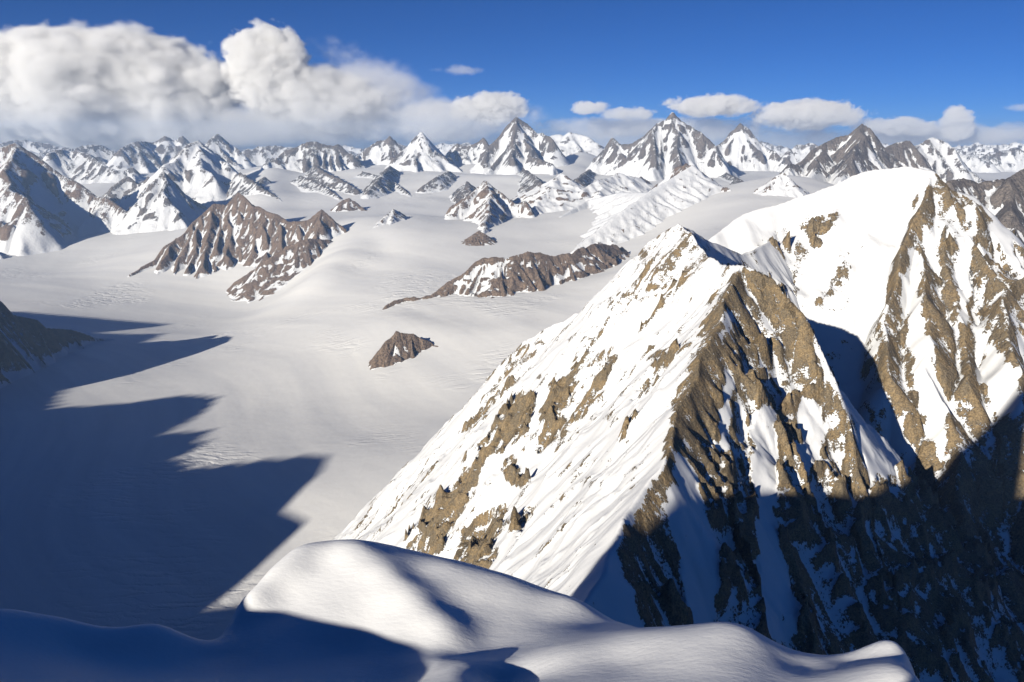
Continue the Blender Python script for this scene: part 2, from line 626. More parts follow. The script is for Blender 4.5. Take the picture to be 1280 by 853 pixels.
def snow_mat():
    m, N, K = new_mat('wind_packed_snow')
    out = N.new('ShaderNodeOutputMaterial')
    b = N.new('ShaderNodeBsdfPrincipled')
    K.new(b.outputs[0], out.inputs[0])
    b.inputs['Base Color'].default_value = (0.86, 0.87, 0.89, 1)
    b.inputs['Roughness'].default_value = 0.55
    b.inputs['Specular IOR Level'].default_value = 0.25
    geo = N.new('ShaderNodeNewGeometry')
    mp = N.new('ShaderNodeMapping')
    mp.inputs['Rotation'].default_value = (0, 0, math.radians(20))
    mp.inputs['Scale'].default_value = (0.5, 1, 1)
    K.new(geo.outputs['Position'], mp.inputs[0])
    n = N.new('ShaderNodeTexNoise')
    n.inputs['Scale'].default_value = 0.9
    n.inputs['Detail'].default_value = 6
    n.inputs['Roughness'].default_value = 0.62
    K.new(mp.outputs[0], n.inputs['Vector'])
    bp = N.new('ShaderNodeBump')
    bp.inputs['Strength'].default_value = 0.5
    bp.inputs['Distance'].default_value = 0.25
    K.new(n.outputs[0], bp.inputs['Height'])
    K.new(bp.outputs[0], b.inputs['Normal'])
    return m


def glacier_mat():
    m, N, K = new_mat('glacier_snow')
    out = N.new('ShaderNodeOutputMaterial')
    b = N.new('ShaderNodeBsdfPrincipled')
    K.new(b.outputs[0], out.inputs[0])
    b.inputs['Roughness'].default_value = 0.6
    b.inputs['Specular IOR Level'].default_value = 0.2
    fa = N.new('ShaderNodeAttribute')
    fa.attribute_name = 'flow'
    aa = N.new('ShaderNodeAttribute')
    aa.attribute_name = 'along'
    cb = N.new('ShaderNodeCombineXYZ')
    K.new(fa.outputs['Fac'], cb.inputs[0])
    mu = N.new('ShaderNodeMath')
    mu.operation = 'MULTIPLY'
    mu.inputs[1].default_value = 0.08
    K.new(aa.outputs['Fac'], mu.inputs[0])
    K.new(mu.outputs[0], cb.inputs[1])
    n = N.new('ShaderNodeTexNoise')
    n.inputs['Scale'].default_value = 1 / 420
    n.inputs['Detail'].default_value = 5
    n.inputs['Roughness'].default_value = 0.6
    K.new(cb.outputs[0], n.inputs['Vector'])
    r = N.new('ShaderNodeValToRGB')
    r.color_ramp.elements[0].position, r.color_ramp.elements[0].color = 0.3, (0.72, 0.72, 0.73, 1)
    r.color_ramp.elements[1].position, r.color_ramp.elements[1].color = 0.62, (0.88, 0.87, 0.85, 1)
    K.new(n.outputs[0], r.inputs[0])
    ba = N.new('ShaderNodeAttribute')
    ba.attribute_name = 'band'
    mx = N.new('ShaderNodeMix')
    mx.data_type = 'RGBA'
    mx.inputs[6].default_value = (0.90, 0.89, 0.87, 1)
    K.new(ba.outputs['Fac'], mx.inputs[0])
    K.new(r.outputs[0], mx.inputs[7])
    K.new(mx.outputs[2], b.inputs['Base Color'])
    geo = N.new('ShaderNodeNewGeometry')
    n2 = N.new('ShaderNodeTexNoise')
    n2.inputs['Scale'].default_value = 1 / 330
    n2.inputs['Detail'].default_value = 6
    n2.inputs['Roughness'].default_value = 0.6
    K.new(geo.outputs['Position'], n2.inputs['Vector'])
    bp = N.new('ShaderNodeBump')
    bp.inputs['Strength'].default_value = 0.5
    bp.inputs['Distance'].default_value = 14
    wr = N.new('ShaderNodeVectorMath')
    wr.operation = 'MULTIPLY_ADD'
    K.new(n2.outputs['Color'], wr.inputs[0])
    wr.inputs[1].default_value = (260, 260, 0)
    K.new(geo.outputs['Position'], wr.inputs[2])
    cmap = N.new('ShaderNodeMapping')
    cmap.inputs['Rotation'].default_value = (0, 0, math.radians(25))
    cmap.inputs['Scale'].default_value = (1 / 260, 1 / 75, 0)
    K.new(wr.outputs[0], cmap.inputs[0])
    cv = N.new('ShaderNodeTexVoronoi')
    cv.feature = 'DISTANCE_TO_EDGE'
    cv.inputs['Scale'].default_value = 1.0
    K.new(cmap.outputs[0], cv.inputs['Vector'])
    ce = N.new('ShaderNodeMapRange')
    ce.inputs[1].default_value = 0.02
    ce.inputs[2].default_value = 0.22
    K.new(cv.outputs['Distance'], ce.inputs[0])
    cn = N.new('ShaderNodeTexNoise')
    cn.inputs['Scale'].default_value = 1 / 1500
    cn.inputs['Detail'].default_value = 3
    K.new(geo.outputs['Position'], cn.inputs['Vector'])
    cm = N.new('ShaderNodeMapRange')
    cm.inputs[1].default_value = 0.54
    cm.inputs[2].default_value = 0.66
    K.new(cn.outputs[0], cm.inputs[0])
    cz = N.new('ShaderNodeMath')
    cz.operation = 'MULTIPLY'
    K.new(ce.outputs[0], cz.inputs[0])
    K.new(cm.outputs[0], cz.inputs[1])
    cs = N.new('ShaderNodeMath')
    cs.operation = 'MULTIPLY_ADD'
    K.new(cz.outputs[0], cs.inputs[0])
    cs.inputs[1].default_value = 0.9
    K.new(n2.outputs[0], cs.inputs[2])
    K.new(cs.outputs[0], bp.inputs['Height'])
    K.new(bp.outputs[0], b.inputs['Normal'])
    return m


M_snow, M_glacier = snow_mat(), glacier_mat()

# ------------------------------------------------------------------ glacier
def build_glacier():
    n = 430
    a = np.linspace(-1, 1, n)
    X1 = 65000 * np.sign(a) * np.abs(a) ** 2.6 + a * 3000
    b = np.linspace(0, 1, n)
    Y1 = -9000 * (1 - b) ** 3 * 0 + (-6000 + 8000 * b + 88000 * b ** 2.6)
    X, Y = np.meshgrid(X1, Y1)
    F, A = guide_field(X, Y)
    Z = G(X, Y)
    # long swells along the flow of the ice
    nearf = 1 - sstep(2500, 5500, np.abs(F))
    F = F + 350 * fbm(X / 5000, Y / 5000, 2, 91)
    Z = Z + 7 * fbm(F / 420, A / 6000, 3, 31) * sstep(2500, 6000, Y) * nearf
    Z = Z + 16 * fbm(X / 1900 + 0.3 * fbm(X / 4000, Y / 4000, 2, 3), Y / 1500, 3, 61) * (1 - 0.6 * nearf) * sstep(6000, 10000, Y)
    Z = Z + 6 * ridged(X / 900, Y / 900, 3, 77) * sstep(0.1, 0.6, fbm(X / 3000, Y / 3000, 2, 9)) * sstep(5000, 9000, Y)
    ob = grid_mesh('glacier', X, Y, Z, M_glacier, {'flow': F, 'along': A, 'band': 0.25 + 0.75 * nearf})
    global TRI
    TRI += len(ob.data.polygons) * 2
    tag(ob, kind='structure')


build_glacier()

# ------------------------------------------------------------------ near ridge (arete, buttress, left face)
def near_ridge():
    rng = random.Random(3)
    R1 = P((700, 800, 1080), (745, 745, 1200), (790, 640, 1480), (832, 560, 1700), (858, 490, 1930), (886, 432, 2130), (903, 380, 2330), (925, 330, 2560))
    R2 = P((925, 330, 2560), (962, 345, 2560), (1002, 390, 2500), (1040, 470, 2420), (1068, 550, 2330), (1085, 612, 2260), (1110, 720, 2120), (1140, 853, 1980))
    RA = P((925, 330, 2560), (900, 330, 2680), (880, 312, 2850), (862, 290, 2960), (846, 279, 3050), (815, 300, 3150), (770, 345, 3280), (735, 385, 3380), (690, 405, 3500), (655, 425, 3600))
    RL = P((655, 425, 3600), (610, 470, 3750), (568, 530, 3950), (525, 590, 4130), (490, 650, 4250))
    R1, R2, RA = R1[:1] + jag(R1[1:], rng, 45, 9, 5), jag(R2, rng, 40, 12, 6), jag(RA, rng, 45, 12, 7)
    RF = P((846, 279, 3050), (885, 300, 3250), (930, 318, 3500), (965, 300, 3800))      # back towards the dome
    S = []
    S += segs_of(R1, 1.18, 1.45, 9000, 0)
    S += segs_of(RA, 1.18, 1.2, 9000, 9000)
    S += segs_of(RL, 1.7, 1.7, 9000, 5000)
    S += segs_of(RF, 1.2, 1.2, 9000, 7000)
    S += segs_of(R2, 2.2, 1.5, 9000, 9000)
    # ribs of the buttress
    for k, rb in enumerate([
            [(910, 350, 2540), (893, 420, 2380), (880, 510, 2240), (868, 600, 2110), (850, 700, 1960), (835, 800, 1830)],
            [(930, 335, 2550), (925, 420, 2440), (918, 520, 2330), (915, 620, 2220), (912, 720, 2110), (905, 830, 1990)],
            [(955, 345, 2550), (965, 430, 2450), (968, 520, 2360), (975, 620, 2250), (985, 740, 2120), (995, 853, 2000)],
            [(985, 370, 2520), (1005, 450, 2430), (1020, 530, 2350), (1030, 620, 2250), (1045, 740, 2110), (1060, 853, 2000)],
            [(800, 640, 1500), (815, 700, 1440), (830, 780, 1360), (845, 853, 1290)],
            [(770, 690, 1360), (775, 740, 1300), (790, 800, 1230)]]):
        S += segs_of(P(*rb), 1.9, 1.9, 9000, 11000 + 1500 * k)
    # ribs running down the left face
    S += spurs(R1[1:], rng, 170, 700, 1.10, 1.3, 9000, 1, 1, 0.15)
    S += spurs(RA[14:], rng, 180, 900, 0.95, 1.15, 9000, -1, 1, 0.15)
    S += spurs(RA[14:], rng, 150, 650, 1.14, 1.35, 9000, 1, 1, 0.15)
    rocks = [
        ([(643, 492), (663, 496), (667, 524), (655, 544), (611, 579), (571, 643), (552, 699), (505, 690), (552, 627), (591, 575), (619, 532)], 1.3),
        ([(731, 444), (715, 480), (711, 500), (695, 512), (699, 532), (683, 560), (668, 562), (679, 520), (699, 480), (715, 452)], 1.3),
        ([(643, 564), (659, 595), (655, 611), (631, 607), (631, 580)], 1.2),
        ([(619, 627), (638, 631), (623, 675), (611, 720), (566, 712), (587, 667), (595, 643)], 1.2),
        ([(659, 623), (667, 635), (647, 667), (635, 675)], 1.0),
        ([(735, 430), (780, 400), (760, 470), (735, 520), (700, 560), (690, 540), (720, 500)], 0.7),
        ([(830, 280), (860, 278), (888, 318), (868, 350), (835, 400), (800, 420), (745, 450), (740, 430), (790, 370), (800, 320)], 0.48),
        ([(850, 440), (820, 480), (785, 540), (770, 560), (790, 500), (820, 440)], 0.75),
        ([(655, 428), (668, 440), (640, 480), (600, 530), (575, 560), (590, 520), (625, 470)], 0.75),
        ([(560, 560), (540, 590), (490, 650), (480, 660), (520, 595)], 0.5),
        ([(926, 326), (962, 343), (1000, 388), (1040, 470), (1085, 600), (1300, 560), (1500, 900), (990, 900), (800, 900), (755, 770), (760, 700),
          (790, 640), (815, 600), (838, 540), (840, 500), (872, 432), (888, 385), (908, 345)], 0.92),
    ]
    snows = [
        ([(905, 395), (925, 385), (915, 420), (895, 425)], 0.3),
        ([(948, 510), (968, 520), (966, 600), (975, 680), (998, 770), (985, 800), (958, 790), (945, 690), (942, 600)], 0.7),
        ([(1010, 500), (1030, 520), (1022, 570), (1000, 590), (1000, 540)], 0.5),
        ([(845, 560), (870, 590), (880, 640), (905, 690), (895, 800), (860, 790), (850, 700), (830, 640)], 0.6),
        ([(745, 720), (770, 700), (800, 760), (800, 800), (740, 780)], 0.6),
        ([(905, 470), (915, 470), (912, 560), (900, 560)], 0.4),
        ([(730, 760), (800, 640), (832, 562), (838, 520), (800, 600), (760, 660), (700, 760)], 0.8)]
    return mountain('mountain', S, 5.2, M_near, 11,
                    'near snow and brown rock ridge with a sunlit white face and a steep dark buttress', rock=-1.08, slope0=0.95, slopek=0.45, flute=20, fl_len=42,
                    rough=42, ro_len=170, warp=16, apron=30, rocks=rocks, snows=snows, jit=3.2, bounds=(-1250, 1500, 850, 4700), soft=2, snowsmooth=0.8, rib=0.6, rgain=0.62)


near_ridge()


def dome():
    rng = random.Random(8)
    R1 = P((880, 305, 3700), (930, 268, 3900), (985, 250, 4050), (1040, 231, 4150), (1090, 213, 4250), (1130, 207, 4300), (1166, 213, 4300), (1187, 236, 4250), (1215, 245, 4300),
           (1232, 268, 4300), (1280, 312, 4350), (1400, 400, 4500))
    RR = P((1166, 213, 4300), (1150, 260, 4050), (1120, 325, 3760), (1108, 400, 3480), (1120, 470, 3230), (1140, 545, 9000), (1170, 640, 2750))
    R3 = P((1200, 240, 4270), (1235, 330, 3900), (1262, 420, 3560), (1280, 500, 3300), (1300, 620, 9000))
    R4 = P((1175, 225, 4280), (1180, 300, 3980), (1200, 400, 3620), (1225, 500, 3280), (1240, 600, 9000), (1260, 720, 2720))
    RC = P((1090, 213, 4250), (1060, 290, 3800), (1040, 360, 3450), (1030, 410, 3220))
    RD = P((1010, 243, 4090), (1000, 290, 3800), (975, 350, 3450))
    R5 = P((1150, 260, 4050), (1155, 340, 3730), (1165, 430, 3400), (1190, 530, 3110), (1200, 600, 2920), (1215, 720, 2650), (1230, 853, 2420))
    S = []
    S += segs_of(R1, 1.3, 0.95, 9000, 0)
    S += segs_of(RR, 1.35, 2.3, 9000, 4000)
    for k, r_ in enumerate((R3, R4, R5)):
        r_ = jag(r_, rng, 90, 30, 38)
        S += segs_of(r_, 1.35, 1.35, 9000, 6000 + 2000 * k)
        S += spurs(r_, rng, 150, 420, 0.95, 1.6, 8000, 0, 2, 0.5)
    S += spurs(R1[7:], rng, 300, 700, 0.9, 1.2, 8000, 1, 1, 0.2)
    rocks = [
        ([(1172, 216), (1187, 236), (1215, 245), (1232, 268), (1282, 312), (1400, 400), (1400, 900), (1060, 900), (1110, 720), (1140, 560), (1118, 500), (1100, 470), (1110, 420), (1105, 350),
          (1130, 300), (1145, 250)], 0.92),
        ([(930, 325), (1005, 272), (1045, 260), (1045, 275), (1020, 310), (995, 355), (975, 375), (985, 320)], 1.0),
        ([(1062, 318), (1055, 350), (1035, 385), (1025, 375), (1050, 335)], 0.85),
        ([(1090, 380), (1075, 410), (1055, 435), (1062, 410)], 0.6)]
    snows = [
        ([(1138, 310), (1150, 340), (1152, 400), (1186, 500), (1184, 560), (1174, 575), (1152, 510), (1137, 430), (1130, 360)], 0.7),
        ([(1210, 262), (1222, 262), (1215, 330), (1208, 400), (1198, 410), (1204, 340)], 0.6),
        ([(1225, 430), (1250, 440), (1275, 470), (1282, 520), (1240, 515), (1225, 470)], 0.7),
        ([(1250, 285), (1280, 330), (1280, 350), (1240, 290)], 0.6),
        ([(1150, 280), (1170, 300), (1175, 350), (1165, 340)], 0.3),
        ([(1080, 570), (1100, 560), (1130, 640), (1110, 640)], 0.5)]
    return mountain('mountain', S, 8.4, M_dome, 21,
                    'broad white snow dome with a brown rock face cut by snow gullies on its right', rock=-1.3, slope0=0.85, slopek=0.5, flute=20, fl_len=60,
                    rough=60, ro_len=260, warp=34, apron=40, rocks=rocks, snows=snows, jit=3.2, bounds=(-100, 4100, 1300, 5500), soft=2, snowsmooth=0.85, rib=0.8, rgain=0.62)


dome()


# ------------------------------------------------------------------ the camera's own mountain: crest behind that throws the long shadows
TAZ, SHF = math.tan(SUN_AZ), math.tan(SUN_EL) / math.cos(SUN_AZ)


def hit_glacier(px, py):
    d = ray(px, py)
    k = 2300 / -d[2]
    for _ in range(30):
        g = float(glacier_rbf(np.array(d[0] * k), np.array(d[1] * k)))
        k = 0.5 * k + 0.5 * (CAMZ - g) / -d[2]
    return d[0] * k, d[1] * k, CAMZ + d[2] * k


def crest_mountain():
    prof = [(900, -200), (400, -140), (100, -90), (0, -50), (-60, -85), (-238, -95), (-256, 340), (-285, 400), (-319, 430), (-384, 320), (-449, 222), (-510, 140), (-546, 60), (-561, 12), (-616, -10), (-698, 0),
            (-756, 4), (-821, 2), (-852, -2), (-873, -11), (-882, -50), (-892, -120), (-915, -270), (-1000, -330), (-1376, -400), (-1658, -430), (-2323, -500), (-3000, -520), (-3615, -560), (-4100, -600)]
    pts = []
    for px, py in [(140, 417), (215, 417), (190, 428), (160, 446), (150, 453), (110, 472), (76, 495), (80, 508), (150, 503), (230, 492), (280, 495), (262, 510), (215, 540), (275, 535),
                   (250, 549), (275, 547), (232, 570), (252, 582), (330, 573), (375, 568), (410, 570), (400, 592), (355, 638), (385, 652), (345, 690), (262, 760)]:
        x, y, z = hit_glacier(px, py)
        pts.append((x - y * TAZ, z - CAMZ + y * SHF))
    pts.sort(reverse=True)
    prof = prof + [p for p in pts if p[0] < -4200]
    prof = sorted(prof, reverse=True)
    last = prof[-1]
    prof += [(last[0] - 150, last[1] + 60), (last[0] - 300, last[1] + 350), (last[0] - 2500, last[1] + 550), (last[0] - 4500, last[1] + 300)]
    y0 = -500.0
    line = []
    for s, h in prof:                                     # the far end of the crest bends forward along the glacier
        yy = y0 if s > -6000 else y0 + (-6000 - s) * 0.7
        line.append(np.array([s + yy * TAZ, yy, CAMZ + h - yy * SHF]))
    cut = next(i for i, p in enumerate(prof) if p[0] < -6000)
    print('crest top', max(p[2] for p in line))
    S = segs_of(line[:cut], 18.0, 22.0, 9000, 0) + segs_of(line[cut - 1:], 1.3, 2.6, 9000, 9000)
    return mountain("mountain", S, 40.0, M_dome, 41, 'mountain the picture was taken from', rock=-0.3, flute=0, rough=0, apron=60, bounds=(-15500, 2500, -2300, 8500), lo=-200, kind='structure', cat=None)


crest_mountain()


# ------------------------------------------------------------------ snow ridge in the foreground
def snow_ridge():
    k = 0.6
    A = at(440, 680, 215)
    G1, G2 = 0.11, 0.19                                   # lean of the sunny side
    E = (0.57, -0.82)                                     # the crease runs this way, downhill to the camera
    N = (0.82, 0.57)

    def on_plane(a, b, k=0.0):
        d = ray(a, b)
        g1, g2 = G1 - k * N[0], G2 - k * N[1]
        t = (A[2] - CAMZ - g1 * A[0] - g2 * A[1]) / (d[2] - g1 * d[0] - g2 * d[1])
        return (d[0] * t, d[1] * t, CAMZ + d[2] * t)
    face = [on_plane(a, b) for a, b in [(440, 680), (463, 692), (487, 710), (510, 732), (532, 755), (550, 775), (564, 795), (572, 815), (405, 681), (372, 684), (420, 720), (350, 745), (300, 775), (270, 800), (430, 770),
                                        (480, 800), (335, 715), (300, 755), (450, 730), (350, 770), (525, 800), (390, 750), (490, 760), (400, 700)]]
    face += [on_plane(a, b, 0.34) for a, b in [(480, 690), (520, 720), (560, 704), (640, 724), (720, 750), (560, 755), (600, 740), (680, 770), (740, 775), (640, 790), (600, 800), (790, 783), (680, 745)]]
    px = [
          (600, 838, 250), (700, 817, 256), (800, 793, 264), (860, 783, 270), (925, 781, 272), (895, 815, 247), (862, 853, 225), (700, 850, 232), (780, 830, 243), (600, 853, 238),
          (1000, 832, 262), (1040, 829, 268), (980, 853, 240), (1080, 822, 272), (1122, 804, 280), (1150, 853, 255),
          (0, 762, 330), (100, 782, 327), (200, 802, 327), (0, 840, 275), (100, 850, 267), (100, 812, 303), (200, 826, 297), (262, 822, 303), (300, 850, 275), (330, 803, 304), (420, 840, 272), (450, 806, 294), (530, 825, 270),
          (500, 853, 258), (615, 853, 246), (-100, 790, 320)]
    pts = [tuple(at(a, b, r * k)) for a, b, r in px] + face
    # behind the near shaded roll, and the steep sides all round
    low = [(200, 785, 380, 45), (100, 765, 385, 45), (0, 745, 390, 45), (-100, 740, 400, 50), (0, 745, 520, 170), (100, 765, 520, 170), (-80, 745, 480, 150), (200, 770, 500, 150), (240, 760, 400, 70), (250, 745, 370, 70), (200, 800, 350, 90), (340, 660, 470, 40), (440, 655, 480, 40),
           (560, 680, 470, 40), (700, 720, 440, 45), (820, 770, 390, 50), (900, 760, 340, 50), (1000, 790, 330, 55), (1080, 790, 330, 60), (1180, 800, 320, 80), (1250, 853, 280, 90), (640, 700, 480, 60)]
    for a, b, r, dz in low:
        p = at(a, b, r * k)
        pts.append((p[0], p[1], p[2] - dz * k))
    pts += [(0, -5, CAMZ - 2.5), (0, -40, CAMZ + 8), (-30, -20, CAMZ - 20), (30, -20, CAMZ - 15), (0, 5, CAMZ - 18), (0, 14, CAMZ - 48), (0, 26, CAMZ - 68), (0, 42, CAMZ - 78), (20, 20, CAMZ - 66), (-22, 20, CAMZ - 62),
            (-40, 48, CAMZ - 78), (-58, 45, CAMZ - 80), (-85, 45, CAMZ - 68), (-130, 45, CAMZ - 65), (-170, 45, CAMZ - 58), (-190, 50, CAMZ - 50), (40, 42, CAMZ - 84), (-60, 10, CAMZ - 78), (-120, 10, CAMZ - 70), (-180, 5, CAMZ - 60), (0, 80, CAMZ - 88), (30, 90, CAMZ - 90),
            (75, 60, CAMZ - 105), (100, 0, CAMZ - 110), (120, 90, CAMZ - 150), (160, 160, CAMZ - 230)]
    f = RBF(pts, 6.0)
    X, Y = np.meshgrid(np.linspace(-235, 190, 350), np.linspace(-60, 330, 320))
    Z = f(X, Y)
    # sides drop away
    ex = np.maximum(np.maximum(-197 - X, X - 140), 0) + np.maximum(Y - 285, 0)
    Z = Z - ex * 1.5
    Z = Z + 0.22 * fbm(X / 30, Y / 18, 4, 3) + 0.07 * ridged(X / 6 + Y / 13, Y / 3.0, 3, 4) * sstep(-0.2, 0.6, fbm(X / 45, Y / 45, 2, 8))
    ob = grid_mesh('snow_ridge', X, Y, Z, M_snow)
    global TRI
    TRI += len(ob.data.polygons) * 2
    return tag(ob, kind='structure')


snow_ridge()

# ------------------------------------------------------------------ mountains across the glacier
SEED = 100


def peak(lines, label, rock=0.0, S=1.0, mat=None, sp=0.15, ln=1.15, flute=0.06, rough=0.06, warp=0.02, group=None, cat='mountain', name='mountain', grad=0.80, res=None, depth=2, apron=None,
         slope0=0.85, slopek=0.9, rocks=(), snows=(), rib=1.3, mains=None, jit=1.2, snowsmooth=0.35, fl=0.085, kind=None, teeth=0.085, Lk=2.2, padk=1.0, relk=0.8, convk=1.3, cross=1.9):
    """one mountain: ridge lines as seen, ribs added on both sides"""
    global SEED
    SEED += 7
    rng = random.Random(SEED)
    LN = [P(*l) for l in lines]
    allp = np.array([p for l in LN for p in l])
    r = float(np.mean(np.hypot(allp[:, 0], allp[:, 1])))
    g = G(allp[:, 0], allp[:, 1])
    rel = float(np.max(allp[:, 2] - g))
    if rel < 60:
        print('LOW', label, rel)
        return None
    L = rel * Lk
    S = S * 1.08 if S > 0.7 else S
    sg = []
    for i, l in enumerate(LN):
        if S > 0.55:
            l = jag(l, rng, rel * 0.16, rel * teeth, rel * teeth * 0.9)
        sg += segs_of(l, S * 1.22, S * 1.22, L, 5000.0 * i)
        sg += spurs(l, rng, rel * sp, rel * ln, grad * S, S * cross, L, 0, depth, 0.22)
    base = float(np.min(g)) - 60
    if T_DEBUG:
        print('%.0f rel %.0f segs %d r %.0f  %s' % (_time.time() - T0, rel, len(sg), r, label), flush=True)
    rs = res or max(10.0, r * 0.0018)
    P0 = np.array([s[0] for s in sg] + [s[1] for s in sg])
    R = L * (math.exp(min((rel + 150) / (S * L), 2.5)) - 1) * padk
    if r > 17500:
        rock -= 0.62
    elif r > 12500 and rock < 0.4:
        rock -= 0.3
    bounds = (allp[:, 0].min() - R, allp[:, 0].max() + R, allp[:, 1].min() - R, allp[:, 1].max() + R)
    if mat is None:
        mat = M_mid if r < 17500 else M_far
    return mountain(name, sg, rs, mat, SEED, label, cat, group, kind, rock=rock, slope0=slope0, slopek=slopek, flute=rel * flute, fl_len=rel * fl, rough=rel * rough, ro_len=rel * 0.5, warp=rel * warp,
                    apron=apron or (rel * 0.13 if r > 15000 else rel * 0.05), base=base, bounds=bounds, rocks=rocks, snows=snows, rib=rib, jit=jit, soft=1, snowsmooth=snowsmooth, sink=min(12, rel * 0.02), relk=relk, convk=convk)


# left spur in shade
peak([[(-260, 330, 8800), (-120, 345, 9300), (-40, 362, 9700), (0, 376, 9900), (45, 400, 10200), (90, 412, 10600), (142, 423, 11000)]],
     'dark rocky spur with snow strips standing in shadow beside the wide glacier', rock=0.1, S=1.25, res=14, mat=M_dome, grad=0.75, rough=0.07, sp=0.3, ln=0.6)
# brown ridge
peak([[(470, 392, 9330), (500, 374, 9600), (530, 370, 9600), (560, 352, 9750), (590, 331, 9900), (605, 322, 9950), (640, 320, 9950), (660, 314, 10050), (690, 320, 10150), (710, 316, 10250),
       (745, 304, 10700), (765, 305, 11000), (782, 312, 11300)]],
     'long low brown rock ridge rising out of the snow behind the white near face', rock=0.75, S=0.85, res=18, sp=0.5, slope0=0.6, rough=0.12, snowsmooth=0.5, apron=16,
     snows=[([(580, 340), (625, 322), (660, 318), (610, 360), (570, 385), (560, 375), (600, 345), (560, 365)], 1.2), ([(700, 340), (740, 320), (720, 350), (690, 355)], 0.5)])
# outcrop
peak([[(466, 455, 7850), (482, 426, 7980), (496, 413, 8050), (517, 417, 8080), (540, 428, 8080), (558, 440, 7900)]],
     'small brown rock island standing alone in the snow of the glacier', rock=1.2, S=1.15, res=9, sp=0.6, cat='rock outcrop', name='rock_outcrop', slope0=0.6, apron=8, mat=M_mid, snowsmooth=0.3, depth=1)
# fluted massif
peak([[(161, 343, 15050), (200, 315, 15400), (240, 278, 15700), (267, 254, 15800), (283, 256, 15800), (298, 240, 15800), (312, 253, 15500), (340, 266, 15000), (360, 277, 14700), (385, 275, 14500), (402, 261, 14500), (431, 285, 14300)],
      [(267, 254, 15800), (262, 285, 15300), (255, 315, 14850), (247, 350, 14300)], [(298, 240, 15800), (305, 280, 15200), (302, 320, 14600), (300, 345, 14200)]] +
     [[(tx, ty, tr), ((tx + bx) / 2 + 2, (ty + by) / 2 - 3, (tr + br) / 2), (bx, by, br)] for tx, ty, tr, bx, by, br in [
         (240, 278, 15700, 218, 345, 14650), (252, 268, 15750, 232, 350, 14450), (276, 256, 15800, 264, 352, 14250), (288, 250, 15800, 282, 352, 14150), (316, 255, 15450, 318, 340, 14050),
         (328, 260, 15250, 334, 330, 14050), (346, 270, 14900, 352, 320, 14000), (372, 276, 14600, 376, 312, 13950), (402, 261, 14500, 396, 300, 13950), (220, 297, 15550, 196, 342, 14850)]],
     'brown fluted rock pyramid with snow gullies standing at the bend of the glacier', rock=0.5, S=1.05, res=19, sp=0.3, ln=0.3, grad=0.8, cross=1.3, depth=1, flute=0.03, rough=0.02, slope0=1.0, rib=0.8, warp=0.012, fl=0.05, relk=0.6, convk=1.6)
peak([[(284, 361, 13700), (304, 345, 13600), (340, 320, 13600), (364, 305, 13700), (384, 298, 13700), (414, 300, 13900)]],
     'dark brown rock spur in front of the fluted rock pyramid', rock=0.6, S=0.9, res=22, sp=0.4, slope0=0.7)
# left massif
peak([[(-120, 215, 21300), (-40, 195, 21600), (0, 184, 21800), (20, 178, 21800), (42, 192, 21700), (58, 203, 21500), (76, 217, 21300), (98, 228, 21000), (120, 245, 20700), (134, 246, 20500), (156, 262, 20100), (178, 279, 19800), (202, 294, 19400)],
      [(20, 180, 21800), (4, 212, 20700), (12, 236, 19900), (36, 258, 19300), (50, 290, 18900)], [(120, 245, 20700), (112, 270, 20100), (100, 302, 19300)], [(-60, 230, 20500), (-30, 280, 19600), (0, 318, 18400)]],
     'big snowy massif with brown ribs and a deep blue shadowed bowl above the flat glacier', rock=0.05, S=0.95, res=42, sp=0.3, slope0=0.85, mat=M_mid)
# peaks behind the fluted massif
peak([[(172, 250, 19800), (190, 228, 20000), (204, 213, 20200), (222, 235, 20000), (240, 262, 19700)], [(204, 213, 20200), (208, 245, 19500), (232, 280, 18700)]],
     'small fluted snow pyramid with a shaded blue right side', rock=-0.15, S=1.0, sp=0.2, rib=1.2)
peak([[(205, 205, 22500), (222, 195, 23000), (235, 180, 23300), (248, 175, 23500), (264, 190, 23200), (284, 203, 22800), (318, 229, 22000)], [(248, 177, 23500), (250, 200, 22500), (270, 225, 21600)]],
     'white snow peak with a smooth bright left side and grey ribs below', rock=-0.25, S=0.8, sp=0.35)
peak([[(300, 215, 22000), (318, 228, 21000), (340, 242, 19800), (361, 257, 18900)]], 'low grey rock spur dividing two snow basins', rock=0.5, S=0.8, apron=20)
peak([[(252, 184, 29500), (273, 167, 30000), (288, 180, 30000), (305, 192, 29500)]], 'sharp white horn with a dark blue right face behind the snow peak', rock=-0.1, S=1.0, sp=0.3)
peak([[(150, 185, 32000), (172, 176, 32500), (190, 178, 33000), (206, 169, 33000), (218, 176, 33000), (228, 169, 33000), (240, 180, 33000)]], 'dark blue shaded range under the big grey cloud', rock=0.3, S=0.9)
peak([[(60, 190, 29000), (85, 186, 29500), (110, 192, 29000), (130, 205, 27500), (145, 212, 27000), (165, 208, 27000)]], 'blue shaded snowy ridge far behind the big left massif', rock=0.1, S=0.9)
peak([[(140, 232, 23500), (158, 219, 23800), (172, 230, 23500), (185, 246, 23000)]], 'shaded blue rock peak beside the small fluted pyramid', rock=0.3, S=0.95)
peak([[(330, 205, 24500), (351, 192, 25000), (372, 183, 25200), (392, 176, 25300), (408, 181, 25300), (422, 180, 25300), (440, 192, 25000)]], 'long dark rock ridge with a snow crest above a white basin', rock=0.35, S=1.0)
peak([[(375, 219, 22500), (392, 226, 21500), (408, 234, 20400), (425, 247, 19300)]], 'narrow rock spur running down into the white basin', rock=0.6, S=0.75, apron=20)
peak([[(415, 262, 17500), (428, 250, 17500), (436, 247, 17500), (448, 256, 17400), (460, 264, 17200)]], 'low dark hill with a blue shadow on the snow', rock=0.4, S=0.85, apron=15)
